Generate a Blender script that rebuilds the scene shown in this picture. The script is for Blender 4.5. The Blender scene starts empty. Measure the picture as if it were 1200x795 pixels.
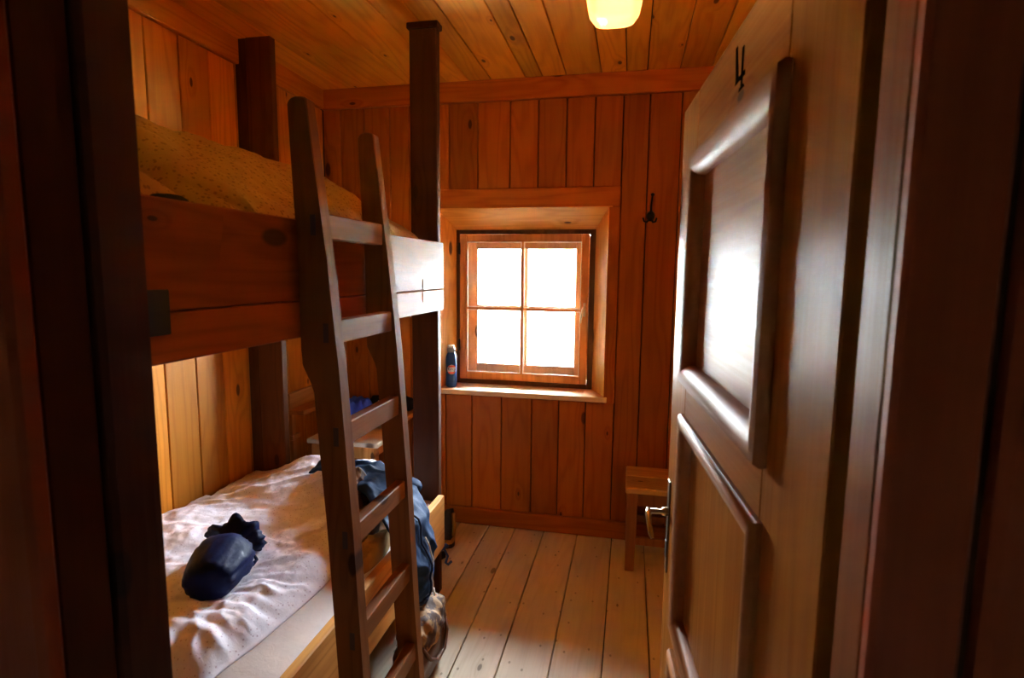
import bpy, bmesh, math, random
from mathutils import Vector, Matrix, noise

random.seed(7)
S = bpy.context.scene
COL = S.collection

# ------------------------------------------------------------------ camera
CAM_H = 1.5
yaw, pitch, roll = math.radians(11.831), math.radians(6.83), math.radians(0.6176)
fw = Vector((-math.sin(yaw) * math.cos(pitch), math.cos(yaw) * math.cos(pitch), -math.sin(pitch)))
rt = Vector((math.cos(yaw), math.sin(yaw), 0))
up = rt.cross(fw)
r2 = rt * math.cos(roll) + up * math.sin(roll)
u2 = -rt * math.sin(roll) + up * math.cos(roll)
cam_d = bpy.data.cameras.new('camera')
cam = bpy.data.objects.new('camera', cam_d)
COL.objects.link(cam)
cam.matrix_world = Matrix(((r2.x, u2.x, -fw.x, 0), (r2.y, u2.y, -fw.y, 0), (r2.z, u2.z, -fw.z, CAM_H), (0, 0, 0, 1)))
cam_d.sensor_fit = 'HORIZONTAL'
cam_d.sensor_width = 36
cam_d.lens = 658.08 / 1200 * 36
cam_d.clip_start = 0.02
cam_d.clip_end = 400
cam_d.dof.use_dof = True
cam_d.dof.focus_distance = 2.6
cam_d.dof.aperture_fstop = 7.0
S.camera = cam

# ------------------------------------------------------------------ sky, sun, exposure
SKY = 48.0
SUN = 62.0
LAMP = 0.42
BULB = 1.8
CORRIDOR_FILL = 0.4  # strength of the added fill light behind the camera
W = bpy.data.worlds.new('sky')
S.world = W
W.use_nodes = True
wn = W.node_tree.nodes
bg = wn['Background']
bg.inputs['Color'].default_value = (0.80, 0.91, 1.0, 1)
bg.inputs['Strength'].default_value = SKY
sun_d = bpy.data.lights.new('sun', 'SUN')
sun_d.energy = SUN
sun_d.angle = 0.02
sun_d.color = (1.0, 0.96, 0.88)
sun = bpy.data.objects.new('sun', sun_d)
COL.objects.link(sun)
sun.rotation_euler = Vector((-0.72, 0.30, -0.62)).to_track_quat('-Z', 'Y').to_euler()
sun.location = (6, -3, 8)
S.view_settings.view_transform = 'Standard'
S.view_settings.look = 'None'
S.view_settings.gamma = 1.0
S.view_settings.exposure = 2.05
S.view_settings.use_curve_mapping = False
S.cycles.use_denoising = True
S.cycles.max_bounces = 10
S.cycles.diffuse_bounces = 6
S.cycles.glossy_bounces = 4
S.cycles.transparent_max_bounces = 12
S.cycles.sample_clamp_indirect = 12
S.cycles.caustics_reflective = False
S.cycles.caustics_refractive = False


pd = bpy.data.lights.new('window_portal', 'AREA')
pd.shape = 'RECTANGLE'
pd.size, pd.size_y = 0.79, 0.89
pd.cycles.is_portal = True
po = bpy.data.objects.new('window_portal', pd)
COL.objects.link(po)
po.location = (-0.626, 3.435, 1.282)
po.rotation_euler = (-math.pi / 2, 0, 0)


# ------------------------------------------------------------------ materials
def srgb(r, g, b):
    f = lambda c: (c / 255 / 12.92) if c / 255 <= 0.04045 else ((c / 255 + 0.055) / 1.055) ** 2.4
    return (f(r), f(g), f(b), 1)


class NT:
    def __init__(self, name):
        self.m = bpy.data.materials.new(name)
        self.m.use_nodes = True
        self.t = self.m.node_tree
        self.b = self.t.nodes['Principled BSDF']

    def n(self, typ, **kw):
        nd = self.t.nodes.new(typ)
        for k, v in kw.items():
            if k.startswith('i_'):
                nd.inputs[k[2:].replace('_', ' ')].default_value = v
            else:
                setattr(nd, k, v)
        return nd

    def l(self, a, b):
        self.t.links.new(a, b)

    def math(self, op, a, b=None, c=None, clamp=False):
        nd = self.t.nodes.new('ShaderNodeMath')
        nd.operation = op
        nd.use_clamp = clamp
        for i, v in enumerate((a, b, c)):
            if v is None:
                continue
            if isinstance(v, (int, float)):
                nd.inputs[i].default_value = v
            else:
                self.l(v, nd.inputs[i])
        return nd.outputs[0]

    def mix(self, fac, a, b, blend='MIX'):
        nd = self.t.nodes.new('ShaderNodeMix')
        nd.data_type = 'RGBA'
        nd.blend_type = blend
        for i, v in ((0, fac), (6, a), (7, b)):
            if isinstance(v, (int, float, tuple)):
                nd.inputs[i].default_value = v
            else:
                self.l(v, nd.inputs[i])
        return nd.outputs[2]

    def remap(self, v, a, b, c=0.0, d=1.0, smooth=True):
        nd = self.t.nodes.new('ShaderNodeMapRange')
        nd.interpolation_type = 'SMOOTHSTEP' if smooth else 'LINEAR'
        self.l(v, nd.inputs[0])
        for i, x in enumerate((a, b, c, d)):
            nd.inputs[i + 1].default_value = x
        return nd.outputs[0]

    def noise(self, vec, scale, detail=2.0, rough=0.5, dist=0.0):
        nd = self.n('ShaderNodeTexNoise', i_Scale=scale, i_Detail=detail, i_Roughness=rough, i_Distortion=dist)
        self.l(vec, nd.inputs['Vector'])
        return nd.outputs[0]

    def mapping(self, vec, scale):
        nd = self.n('ShaderNodeMapping')
        nd.inputs['Scale'].default_value = scale
        self.l(vec, nd.inputs['Vector'])
        return nd.outputs[0]

    def bump(self, h, strength, dist):
        nd = self.n('ShaderNodeBump', i_Strength=strength, i_Distance=dist)
        self.l(h, nd.inputs['Height'])
        self.l(nd.outputs[0], self.b.inputs['Normal'])


def wood(name, light, dark, knot, grain='Z', flat=None, rough=0.38, ring=0.45, vary=0.22, knots=1.0, coat=0.0, spots=0.0, spec=0.16, kscale=3.6, ior=1.5):
    m = NT(name)
    tc = m.n('ShaderNodeTexCoord').outputs['Object']
    rnd = m.n('ShaderNodeObjectInfo').outputs['Random']
    off = m.n('ShaderNodeCombineXYZ')
    m.l(m.math('MULTIPLY', rnd, 37.7), off.inputs[0])
    m.l(m.math('MULTIPLY', rnd, 91.3), off.inputs[1])
    m.l(m.math('MULTIPLY', rnd, 63.1), off.inputs[2])
    ax = 'XYZ'.index(grain)
    fl = None if flat is None else 'XYZ'.index(flat)

    def sc(along, flatv=1.0):
        s = [1.0, 1.0, 1.0]
        s[ax] = along
        if fl is not None:
            s[fl] = flatv
        return tuple(s)

    def co(along, flatv=1.0):
        a = m.n('ShaderNodeVectorMath', operation='ADD')
        m.l(m.mapping(tc, sc(along, flatv)), a.inputs[0])
        m.l(off.outputs[0], a.inputs[1])
        return a.outputs[0]

    # knots: a plane of points stretched along the grain
    def flat2(along):
        sp = m.n('ShaderNodeSeparateXYZ')
        m.l(co(along), sp.inputs[0])
        cb = m.n('ShaderNodeCombineXYZ')
        other = [i for i in range(3) if i != ax and i != fl][0]
        m.l(sp.outputs[ax], cb.inputs[0])
        m.l(sp.outputs[other], cb.inputs[1])
        return cb.outputs[0]

    kv = m.n('ShaderNodeTexVoronoi', i_Scale=kscale, voronoi_dimensions='2D')
    m.l(flat2(0.42), kv.inputs['Vector'])
    kd = kv.outputs['Distance']
    ks = m.n('ShaderNodeSeparateColor')
    m.l(kv.outputs['Color'], ks.inputs[0])
    gate = m.math('GREATER_THAN', ks.outputs[0], 0.36)
    size = m.math('MULTIPLY_ADD', m.math('POWER', ks.outputs[1], 2.0), 0.055, 0.016)
    kn = m.math('DIVIDE', kd, size)
    core = m.math('MULTIPLY', m.remap(kn, 1.25, 0.75), gate)
    halo = m.math('MULTIPLY', m.remap(kn, 4.0, 0.9), gate)
    warp = m.math('MULTIPLY', m.remap(kn, 6.0, 0.5), gate)
    # flame-like rings, bent round the knots
    n1 = m.noise(co(0.10), 6.5, 2.0, 0.5)
    ph = m.math('ADD', m.math('MULTIPLY', n1, 62.0), m.math('MULTIPLY', warp, 7.0))
    rings = m.math('MULTIPLY_ADD', m.math('SINE', ph), 0.5, 0.5)
    rings = m.math('POWER', rings, 2.2)
    fine = m.noise(co(0.018), 150.0, 2.0, 0.6)
    broad = m.noise(co(0.25), 3.0, 2.0, 0.5)
    f = m.math('MULTIPLY', rings, ring)
    f = m.math('ADD', f, m.math('MULTIPLY_ADD', fine, 0.55, -0.22))
    f = m.math('ADD', f, m.math('MULTIPLY', halo, 0.35), clamp=True)
    c = m.mix(f, light, dark)
    c = m.mix(m.math('MULTIPLY', core, 0.9 * knots), c, knot)
    v = m.math('ADD', m.math('MULTIPLY_ADD', rnd, vary * 2, 1.0 - vary), m.math('MULTIPLY_ADD', broad, 0.5, -0.25))
    vv = m.n('ShaderNodeCombineColor')
    for i in range(3):
        m.l(v, vv.inputs[i])
    c = m.mix(1.0, c, vv.outputs[0], 'MULTIPLY')
    if spots:
        sp = m.noise(co(0.6), 7.0, 4.0, 0.65)
        c = m.mix(m.math('MULTIPLY', m.remap(sp, 0.56, 0.75), spots), c, dark)
        nv = m.n('ShaderNodeTexVoronoi', i_Scale=9.0, voronoi_dimensions='2D')
        m.l(flat2(0.6), nv.inputs['Vector'])
        c = m.mix(m.math('MULTIPLY', m.remap(nv.outputs['Distance'], 0.05, 0.03), spots * 1.6, clamp=True), c, knot)
    m.l(c, m.b.inputs['Base Color'])
    m.l(m.math('MULTIPLY_ADD', fine, 0.22, rough + 0.03), m.b.inputs['Roughness'])
    m.b.inputs['Specular IOR Level'].default_value = spec
    m.b.inputs['IOR'].default_value = ior
    if coat:
        m.b.inputs['Coat Weight'].default_value = coat
        m.b.inputs['Coat Roughness'].default_value = 0.22
    m.bump(m.math('ADD', fine, m.math('MULTIPLY', rings, 0.3)), 0.25, 0.0012)
    return m.m


def plain(name, col, rough=0.5, metal=0.0, noise_amt=0.15, scale=30.0, spec=0.5, bump=0.0):
    m = NT(name)
    tc = m.n('ShaderNodeTexCoord').outputs['Object']
    nz = m.noise(tc, scale, 3.0)
    v = m.math('MULTIPLY_ADD', nz, noise_amt * 2, 1 - noise_amt)
    vv = m.n('ShaderNodeCombineColor')
    for i in range(3):
        m.l(v, vv.inputs[i])
    m.l(m.mix(1.0, col, vv.outputs[0], 'MULTIPLY'), m.b.inputs['Base Color'])
    m.b.inputs['Roughness'].default_value = rough
    m.b.inputs['Metallic'].default_value = metal
    m.b.inputs['Specular IOR Level'].default_value = spec
    if bump:
        m.bump(nz, bump, 0.004)
    return m.m


def cloth(name, col, weave=900.0, rough=0.9, dots=None, dot_scale=55.0, sheen=0.0, dot_size=0.22, mottle=0.12):
    m = NT(name)
    tc = m.n('ShaderNodeTexCoord').outputs['Object']
    nz = m.noise(tc, 14.0, 3.0)
    v = m.math('MULTIPLY_ADD', nz, mottle * 2, 1 - mottle)
    vv = m.n('ShaderNodeCombineColor')
    for i in range(3):
        m.l(v, vv.inputs[i])
    c = m.mix(1.0, col, vv.outputs[0], 'MULTIPLY')
    if dots:
        d = m.n('ShaderNodeTexVoronoi', i_Scale=dot_scale, i_Randomness=0.9)
        m.l(m.mapping(tc, (1, 0.85, 0.8)), d.inputs['Vector'])
        c = m.mix(m.remap(d.outputs['Distance'], dot_size, dot_size * 0.6, 0.0, 0.55), c, dots)
    m.l(c, m.b.inputs['Base Color'])
    m.b.inputs['Roughness'].default_value = rough
    m.b.inputs['Sheen Weight'].default_value = sheen
    m.b.inputs['Specular IOR Level'].default_value = 0.1
    w = m.noise(tc, weave, 1.0)
    big = m.noise(tc, 38.0, 4.0, 0.6, 0.6)
    m.bump(m.math('ADD', m.math('MULTIPLY', w, 0.12), big), 0.4, 0.004)
    return m.m


PINE_L, PINE_D, PINE_K = (0.43, 0.125, 0.011, 1), (0.28, 0.062, 0.005, 1), (0.07, 0.018, 0.006, 1)
M = {}
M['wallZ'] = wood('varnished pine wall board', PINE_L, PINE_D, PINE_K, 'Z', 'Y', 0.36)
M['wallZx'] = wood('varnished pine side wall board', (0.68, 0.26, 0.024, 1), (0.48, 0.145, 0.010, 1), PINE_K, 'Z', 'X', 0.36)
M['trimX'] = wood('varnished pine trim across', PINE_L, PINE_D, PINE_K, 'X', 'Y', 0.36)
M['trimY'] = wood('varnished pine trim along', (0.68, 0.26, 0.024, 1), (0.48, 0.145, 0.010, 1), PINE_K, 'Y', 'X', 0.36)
M['ceil'] = wood('varnished pine ceiling board', (0.82, 0.37, 0.028, 1), (0.60, 0.21, 0.012, 1), PINE_K, 'Y', 'Z', 0.34, kscale=4.2)
M['reveal'] = wood('honey pine window lining', (0.86, 0.38, 0.06, 1), (0.66, 0.23, 0.025, 1), PINE_K, 'X', 'Z', 0.32)
M['revealZ'] = wood('honey pine window lining upright', (0.86, 0.38, 0.06, 1), (0.66, 0.23, 0.025, 1), PINE_K, 'Z', 'X', 0.32)
M['sill'] = wood('pale window sill', (0.76, 0.58, 0.36, 1), (0.60, 0.42, 0.22, 1), PINE_K, 'X', 'Z', 0.4)
M['sash'] = wood('window sash pine', (0.68, 0.28, 0.08, 1), (0.48, 0.17, 0.04, 1), PINE_K, 'Z', None, 0.4)
M['sash_pale'] = wood('outer sash pine', (0.72, 0.38, 0.18, 1), (0.56, 0.26, 0.10, 1), PINE_K, 'Z', None, 0.45)
M['sash_dark'] = wood('dark window frame', (0.15, 0.075, 0.028, 1), (0.09, 0.04, 0.015, 1), PINE_K, 'Z', None, 0.45)
M['floor'] = wood('scrubbed pine floor board', (0.63, 0.54, 0.40, 1), (0.46, 0.36, 0.24, 1), (0.07, 0.045, 0.025, 1), 'Y', 'Z', 0.5, 0.28, 0.10, 0.8, 0, 0.35, 0.35, 4.5)
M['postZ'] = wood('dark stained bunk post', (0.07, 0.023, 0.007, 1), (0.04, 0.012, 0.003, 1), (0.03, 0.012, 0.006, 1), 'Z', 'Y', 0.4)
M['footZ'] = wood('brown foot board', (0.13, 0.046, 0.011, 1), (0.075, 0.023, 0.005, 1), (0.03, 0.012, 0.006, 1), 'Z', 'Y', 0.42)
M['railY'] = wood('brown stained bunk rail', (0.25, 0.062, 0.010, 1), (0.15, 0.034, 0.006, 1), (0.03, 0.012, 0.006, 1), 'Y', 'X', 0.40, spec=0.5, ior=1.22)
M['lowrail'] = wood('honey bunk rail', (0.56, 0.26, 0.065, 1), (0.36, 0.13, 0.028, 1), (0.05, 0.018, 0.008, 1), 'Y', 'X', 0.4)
M['ladder'] = wood('brown ladder wood', (0.20, 0.072, 0.016, 1), (0.12, 0.038, 0.008, 1), (0.03, 0.012, 0.006, 1), 'Z', 'Y', 0.45, vary=0.08, spec=0.5, ior=1.2)
M['ladderY'] = wood('brown ladder rung wood', (0.21, 0.08, 0.02, 1), (0.13, 0.043, 0.010, 1), (0.03, 0.012, 0.006, 1), 'Y', 'X', 0.45, vary=0.1, spec=0.5, ior=1.2)
M['endgrain'] = plain('dark end grain', (0.05, 0.022, 0.012, 1), 0.7)
M['doorZ'] = wood('red brown door stile', (0.27, 0.090, 0.013, 1), (0.17, 0.046, 0.006, 1), (0.06, 0.022, 0.01, 1), 'Z', 'Y', 0.20, 0.4, 0.05, spec=0.25, ior=1.12)
M['doorX'] = wood('red brown door rail', (0.27, 0.090, 0.013, 1), (0.17, 0.046, 0.006, 1), (0.06, 0.022, 0.01, 1), 'X', 'Y', 0.20, 0.4, 0.05, spec=0.25, ior=1.12)
M['doorP'] = wood('red brown door panel', (0.34, 0.122, 0.018, 1), (0.19, 0.056, 0.008, 1), (0.06, 0.022, 0.01, 1), 'X', 'Y', 0.30, 0.45, 0.05, spec=0.5, ior=1.13)
M['mould'] = wood('door moulding wood', (0.28, 0.10, 0.025, 1), (0.20, 0.065, 0.014, 1), (0.06, 0.022, 0.01, 1), 'X', None, 0.38, 0.25, 0.03, 0.3, spec=0.5, ior=1.2)
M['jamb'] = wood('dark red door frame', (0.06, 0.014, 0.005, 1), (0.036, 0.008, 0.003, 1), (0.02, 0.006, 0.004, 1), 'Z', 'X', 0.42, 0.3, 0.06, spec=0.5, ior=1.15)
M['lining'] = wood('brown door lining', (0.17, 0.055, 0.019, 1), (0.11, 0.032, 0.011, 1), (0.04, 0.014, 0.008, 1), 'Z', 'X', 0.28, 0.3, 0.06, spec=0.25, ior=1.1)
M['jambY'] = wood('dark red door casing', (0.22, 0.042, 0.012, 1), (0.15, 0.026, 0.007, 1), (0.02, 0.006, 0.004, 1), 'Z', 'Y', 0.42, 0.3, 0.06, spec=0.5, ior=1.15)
M['stoolX'] = wood('worn stool seat', (0.50, 0.33, 0.15, 1), (0.33, 0.19, 0.075, 1), (0.06, 0.03, 0.015, 1), 'X', 'Z', 0.5)
M['stoolZ'] = wood('stool leg wood', (0.34, 0.145, 0.05, 1), (0.22, 0.08, 0.025, 1), (0.05, 0.02, 0.01, 1), 'Z', None, 0.45)
M['tableX'] = wood('pale table top', (0.84, 0.74, 0.58, 1), (0.72, 0.58, 0.40, 1), (0.08, 0.04, 0.02, 1), 'X', 'Z', 0.45)
M['tableZ'] = wood('honey table leg', (0.60, 0.27, 0.07, 1), (0.42, 0.16, 0.035, 1), (0.08, 0.03, 0.012, 1), 'Z', None, 0.4)
M['shelfX'] = wood('shelf pine', (0.55, 0.27, 0.075, 1), (0.38, 0.15, 0.035, 1), (0.07, 0.025, 0.01, 1), 'X', 'Z', 0.42)
M['shelfY'] = wood('shelf pine along wall', (0.55, 0.27, 0.075, 1), (0.38, 0.15, 0.035, 1), (0.07, 0.025, 0.01, 1), 'Y', None, 0.42)
M['back'] = plain('dark gap backing', (0.02, 0.009, 0.005, 1), 0.9)
M['outer'] = plain('weathered outer wall', (0.24, 0.17, 0.11, 1), 0.9)
M['corr'] = plain('dim corridor boarding', (0.06, 0.022, 0.01, 1), 0.7, spec=0.1)
M['iron'] = plain('black iron', (0.015, 0.016, 0.016, 1), 0.5, 0.6)
M['brass'] = plain('worn brass', (0.42, 0.30, 0.14, 1), 0.3, 0.95)
M['bronze'] = plain('dark bronze plate', (0.12, 0.075, 0.03, 1), 0.4, 0.8)
M['steel'] = plain('painted hinge plate', (0.30, 0.28, 0.22, 1), 0.4, 0.3)
M['ink'] = plain('black stencil paint', (0.006, 0.006, 0.006, 1), 0.95, spec=0.0)
M['cream'] = plain('cream handle', (0.78, 0.66, 0.45, 1), 0.35)
M['putty'] = plain('white putty', (0.80, 0.76, 0.70, 1), 0.6)
M['sheet'] = cloth('cream fitted sheet', (0.70, 0.62, 0.58, 1), 700)
M['mattress'] = cloth('upper mattress ticking', (0.45, 0.34, 0.22, 1), 500)
M['duvet'] = cloth('white duvet with small sprigs', (0.86, 0.85, 0.96, 1), 900, dots=(0.36, 0.22, 0.34, 1), dot_scale=85.0, dot_size=0.24, mottle=0.06)
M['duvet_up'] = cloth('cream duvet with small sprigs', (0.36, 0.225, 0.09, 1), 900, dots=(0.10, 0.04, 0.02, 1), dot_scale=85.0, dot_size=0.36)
M['navy'] = cloth('navy nylon', (0.008, 0.014, 0.062, 1), 1200, 0.5, mottle=0.4)
M['jacket'] = cloth('blue jacket shell', (0.013, 0.034, 0.085, 1), 1000, 0.7, mottle=0.25)
M['jacket_dark'] = cloth('dark blue seam', (0.010, 0.018, 0.05, 1), 1000, 0.7)
M['tan'] = cloth('tan crumpled cloth', (0.36, 0.22, 0.09, 1), 600, mottle=0.5)
M['blue_cloth'] = cloth('bright blue cloth', (0.07, 0.14, 0.75, 1), 700)
M['grey_cloth'] = cloth('pale grey cloth', (0.52, 0.50, 0.45, 1), 700)
M['black_cloth'] = cloth('black fabric', (0.012, 0.013, 0.016, 1), 600)
M['white_cloth'] = cloth('white pillow cloth', (0.72, 0.66, 0.62, 1), 900)
M['leather'] = plain('brown leather', (0.10, 0.035, 0.012, 1), 0.45, 0, 0.3, 25, 0.5, 0.3)
M['rubber'] = plain('black rubber', (0.012, 0.012, 0.012, 1), 0.7)
M['suede'] = plain('dark boot suede', (0.035, 0.026, 0.022, 1), 0.85, 0, 0.3, 60)
M['yellow'] = plain('mustard rubber rand', (0.42, 0.25, 0.05, 1), 0.6)
M['strap_blue'] = plain('blue webbing', (0.03, 0.10, 0.42, 1), 0.7)
M['bottle'] = plain('blue painted metal bottle', (0.008, 0.065, 0.20, 1), 0.3, 0.1, 0.1)
M['cap'] = plain('grey bottle cap', (0.30, 0.32, 0.30, 1), 0.4)
M['capw'] = plain('white bottle cap top', (0.75, 0.75, 0.73, 1), 0.4)


def make_special():
    # camouflage-like brown leather for the bag mouth
    m = NT('tan and brown patched fabric')
    tc = m.n('ShaderNodeTexCoord').outputs['Object']
    nz = m.noise(tc, 16.0, 3.0, 0.5, 0.5)
    c = m.mix(m.remap(nz, 0.50, 0.56), (0.055, 0.020, 0.008, 1), (0.26, 0.13, 0.042, 1))
    m.l(c, m.b.inputs['Base Color'])
    m.b.inputs['Roughness'].default_value = 0.75
    m.bump(m.noise(tc, 45.0, 3.0), 0.4, 0.005)
    M['patched'] = m.m
    # round bottle badge: red above and below, white band with grey lettering smudges
    m = NT('red and white round badge')
    tc = m.n('ShaderNodeTexCoord').outputs['Object']
    sp = m.n('ShaderNodeSeparateXYZ')
    m.l(tc, sp.inputs[0])
    az = m.math('ABSOLUTE', sp.outputs[2])
    band = m.remap(az, 0.013, 0.0145)
    rim = m.remap(az, 0.0245, 0.026)
    c = m.mix(band, (0.8, 0.76, 0.72, 1), (0.75, 0.10, 0.035, 1))
    c = m.mix(rim, c, (0.82, 0.78, 0.74, 1))
    sm = m.noise(m.mapping(tc, (1.2, 1.2, 0.6)), 160.0, 1.0)
    inb = m.math('MULTIPLY', m.remap(az, 0.009, 0.006), m.remap(sm, 0.48, 0.58))
    c = m.mix(m.math('MULTIPLY', inb, 0.7), c, (0.12, 0.14, 0.22, 1))
    m.l(c, m.b.inputs['Base Color'])
    m.b.inputs['Roughness'].default_value = 0.4
    M['badge'] = m.m
    # window glass: clear with a fresnel reflection
    m = NT('clear window glass')
    fr = m.n('ShaderNodeFresnel', i_IOR=1.5)
    tr = m.n('ShaderNodeBsdfTransparent')
    gl = m.n('ShaderNodeBsdfGlossy', i_Roughness=0.0)
    mx = m.n('ShaderNodeMixShader')
    m.l(fr.outputs[0], mx.inputs[0])
    m.l(tr.outputs[0], mx.inputs[1])
    m.l(gl.outputs[0], mx.inputs[2])
    m.l(mx.outputs[0], m.t.nodes['Material Output'].inputs['Surface'])
    M['glass'] = m.m
    # glowing lamp shade
    m = NT('lit amber glass shade')
    m.b.inputs['Base Color'].default_value = (0.80, 0.55, 0.32, 1)
    m.b.inputs['Roughness'].default_value = 0.15
    tc = m.n('ShaderNodeTexCoord').outputs['Object']
    sp = m.n('ShaderNodeSeparateXYZ')
    m.l(tc, sp.inputs[0])
    nz = m.noise(tc, 9.0, 2.0)
    lw = m.n('ShaderNodeLayerWeight', i_Blend=0.35)
    t = m.math('ADD', m.math('MULTIPLY', lw.outputs['Facing'], 0.5), m.math('MULTIPLY', nz, 0.35), clamp=True)
    m.l(m.mix(t, (1.0, 0.34, 0.13, 1), (1.0, 0.46, 0.24, 1)), m.b.inputs['Emission Color'])
    m.b.inputs['Emission Strength'].default_value = LAMP
    tr = m.n('ShaderNodeBsdfTransparent')
    tr.inputs['Color'].default_value = (1.0, 0.8, 0.5, 1)
    mx = m.n('ShaderNodeMixShader')
    mx.inputs[0].default_value = 0.3
    m.l(m.b.outputs[0], mx.inputs[1])
    m.l(tr.outputs[0], mx.inputs[2])
    m.l(mx.outputs[0], m.t.nodes['Material Output'].inputs['Surface'])
    M['lamp'] = m.m
    m = NT('added corridor fill light')  # emission of the added fill that brightens the doorway casings
    m.b.inputs['Emission Color'].default_value = (1.0, 0.55, 0.25, 1)
    m.b.inputs['Emission Strength'].default_value = CORRIDOR_FILL
    M['corridor_fill_glow'] = m.m
    # meadow outside
    m = NT('pale sunlit slope')
    tc = m.n('ShaderNodeTexCoord').outputs['Object']
    w = m.n('ShaderNodeTexWave', i_Scale=0.5, i_Distortion=1.2, i_Detail=2.0)
    m.l(m.mapping(tc, (0.6, 1, 1)), w.inputs['Vector'])
    m.l(m.mix(w.outputs['Color'], (0.62, 0.63, 0.55, 1), (0.70, 0.70, 0.64, 1)), m.b.inputs['Base Color'])
    m.b.inputs['Roughness'].default_value = 1.0
    M['meadow'] = m.m


make_special()


# ------------------------------------------------------------------ mesh helpers
def link(name, me, mat=None, parent=None, loc=None):
    o = bpy.data.objects.new(name, me)
    COL.objects.link(o)
    if mat is not None and me is not None:
        me.materials.clear()
        me.materials.append(mat if not isinstance(mat, str) else M[mat])
    if parent is not None:
        o.parent = parent
    if loc is not None:
        o.location = loc
    return o


def from_bm(name, bm, mat, parent=None, smooth=False, loc=None):
    bmesh.ops.recalc_face_normals(bm, faces=bm.faces[:])
    me = bpy.data.meshes.new(name)
    bm.to_mesh(me)
    bm.free()
    if smooth:
        for p in me.polygons:
            p.use_smooth = True
    return link(name, me, mat, parent, loc)


def bm_box(bm, lo, hi, bev=0.0):
    r = bmesh.ops.create_cube(bm, size=1.0)
    vs = r['verts']
    c = [(a + b) / 2 for a, b in zip(lo, hi)]
    s = [abs(b - a) for a, b in zip(lo, hi)]
    for v in vs:
        v.co = Vector((v.co.x * s[0] + c[0], v.co.y * s[1] + c[1], v.co.z * s[2] + c[2]))
    if bev:
        es = list({e for v in vs for e in v.link_edges})
        bmesh.ops.bevel(bm, geom=es, offset=bev, segments=1, affect='EDGES', profile=0.5)


def box(name, lo, hi, mat, parent=None, bev=0.0, origin=True):
    """One box as its own object, its origin at the box's low corner."""
    bm = bmesh.new()
    lo = Vector(lo)
    hi = Vector(hi)
    bm_box(bm, (0, 0, 0), hi - lo, bev)
    return from_bm(name, bm, mat, parent, loc=lo)


def prism(name, pts, axis, a, b, mat, parent=None, bev=0.0, loc=None, smooth=False):
    """Polygon (2D points) extruded from a to b along axis."""
    bm = bmesh.new()

    def P(p, t):
        if axis == 'X':
            return (t, p[0], p[1])
        if axis == 'Y':
            return (p[0], t, p[1])
        return (p[0], p[1], t)
    v0 = [bm.verts.new(P(p, a)) for p in pts]
    v1 = [bm.verts.new(P(p, b)) for p in pts]
    bm.faces.new(v0)
    bm.faces.new(v1[::-1])
    n = len(pts)
    for i in range(n):
        bm.faces.new((v0[i], v0[(i + 1) % n], v1[(i + 1) % n], v1[i]))
    if bev:
        bmesh.ops.bevel(bm, geom=bm.edges[:], offset=bev, segments=1, affect='EDGES', profile=0.5)
    return from_bm(name, bm, mat, parent, smooth, loc)


def bm_tube(bm, path, rad, seg=8, cap=True):
    """Tube along a path; rad a number or a list."""
    rings = []
    n = len(path)
    prev = None
    for i, p in enumerate(path):
        p = Vector(p)
        t = (Vector(path[min(i + 1, n - 1)]) - Vector(path[max(i - 1, 0)])).normalized()
        if prev is None:
            ref = Vector((0, 0, 1)) if abs(t.z) < 0.9 else Vector((1, 0, 0))
            x = t.cross(ref).normalized()
        else:
            x = (prev - t * prev.dot(t)).normalized()
        prev = x
        y = t.cross(x)
        r = rad[i] if isinstance(rad, (list, tuple)) else rad
        rings.append([bm.verts.new(p + (x * math.cos(k * 2 * math.pi / seg) + y * math.sin(k * 2 * math.pi / seg)) * r) for k in range(seg)])
    for a, b in zip(rings, rings[1:]):
        for k in range(seg):
            bm.faces.new((a[k], a[(k + 1) % seg], b[(k + 1) % seg], b[k]))
    if cap:
        bm.faces.new(rings[0][::-1])
        bm.faces.new(rings[-1])
    return rings


def tube(name, path, rad, mat, parent=None, seg=8, smooth=True):
    bm = bmesh.new()
    bm_tube(bm, path, rad, seg)
    return from_bm(name, bm, mat, parent, smooth)


def lathe(name, prof, mat, parent=None, seg=28, loc=None, smooth=True):
    bm = bmesh.new()
    rings = []
    for r, z in prof:
        rings.append([bm.verts.new((r * math.cos(k * 2 * math.pi / seg), r * math.sin(k * 2 * math.pi / seg), z)) for k in range(seg)])
    for a, b in zip(rings, rings[1:]):
        for k in range(seg):
            bm.faces.new((a[k], a[(k + 1) % seg], b[(k + 1) % seg], b[k]))
    bm.faces.new(rings[0][::-1])
    bm.faces.new(rings[-1])
    return from_bm(name, bm, mat, parent, smooth, loc)


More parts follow.
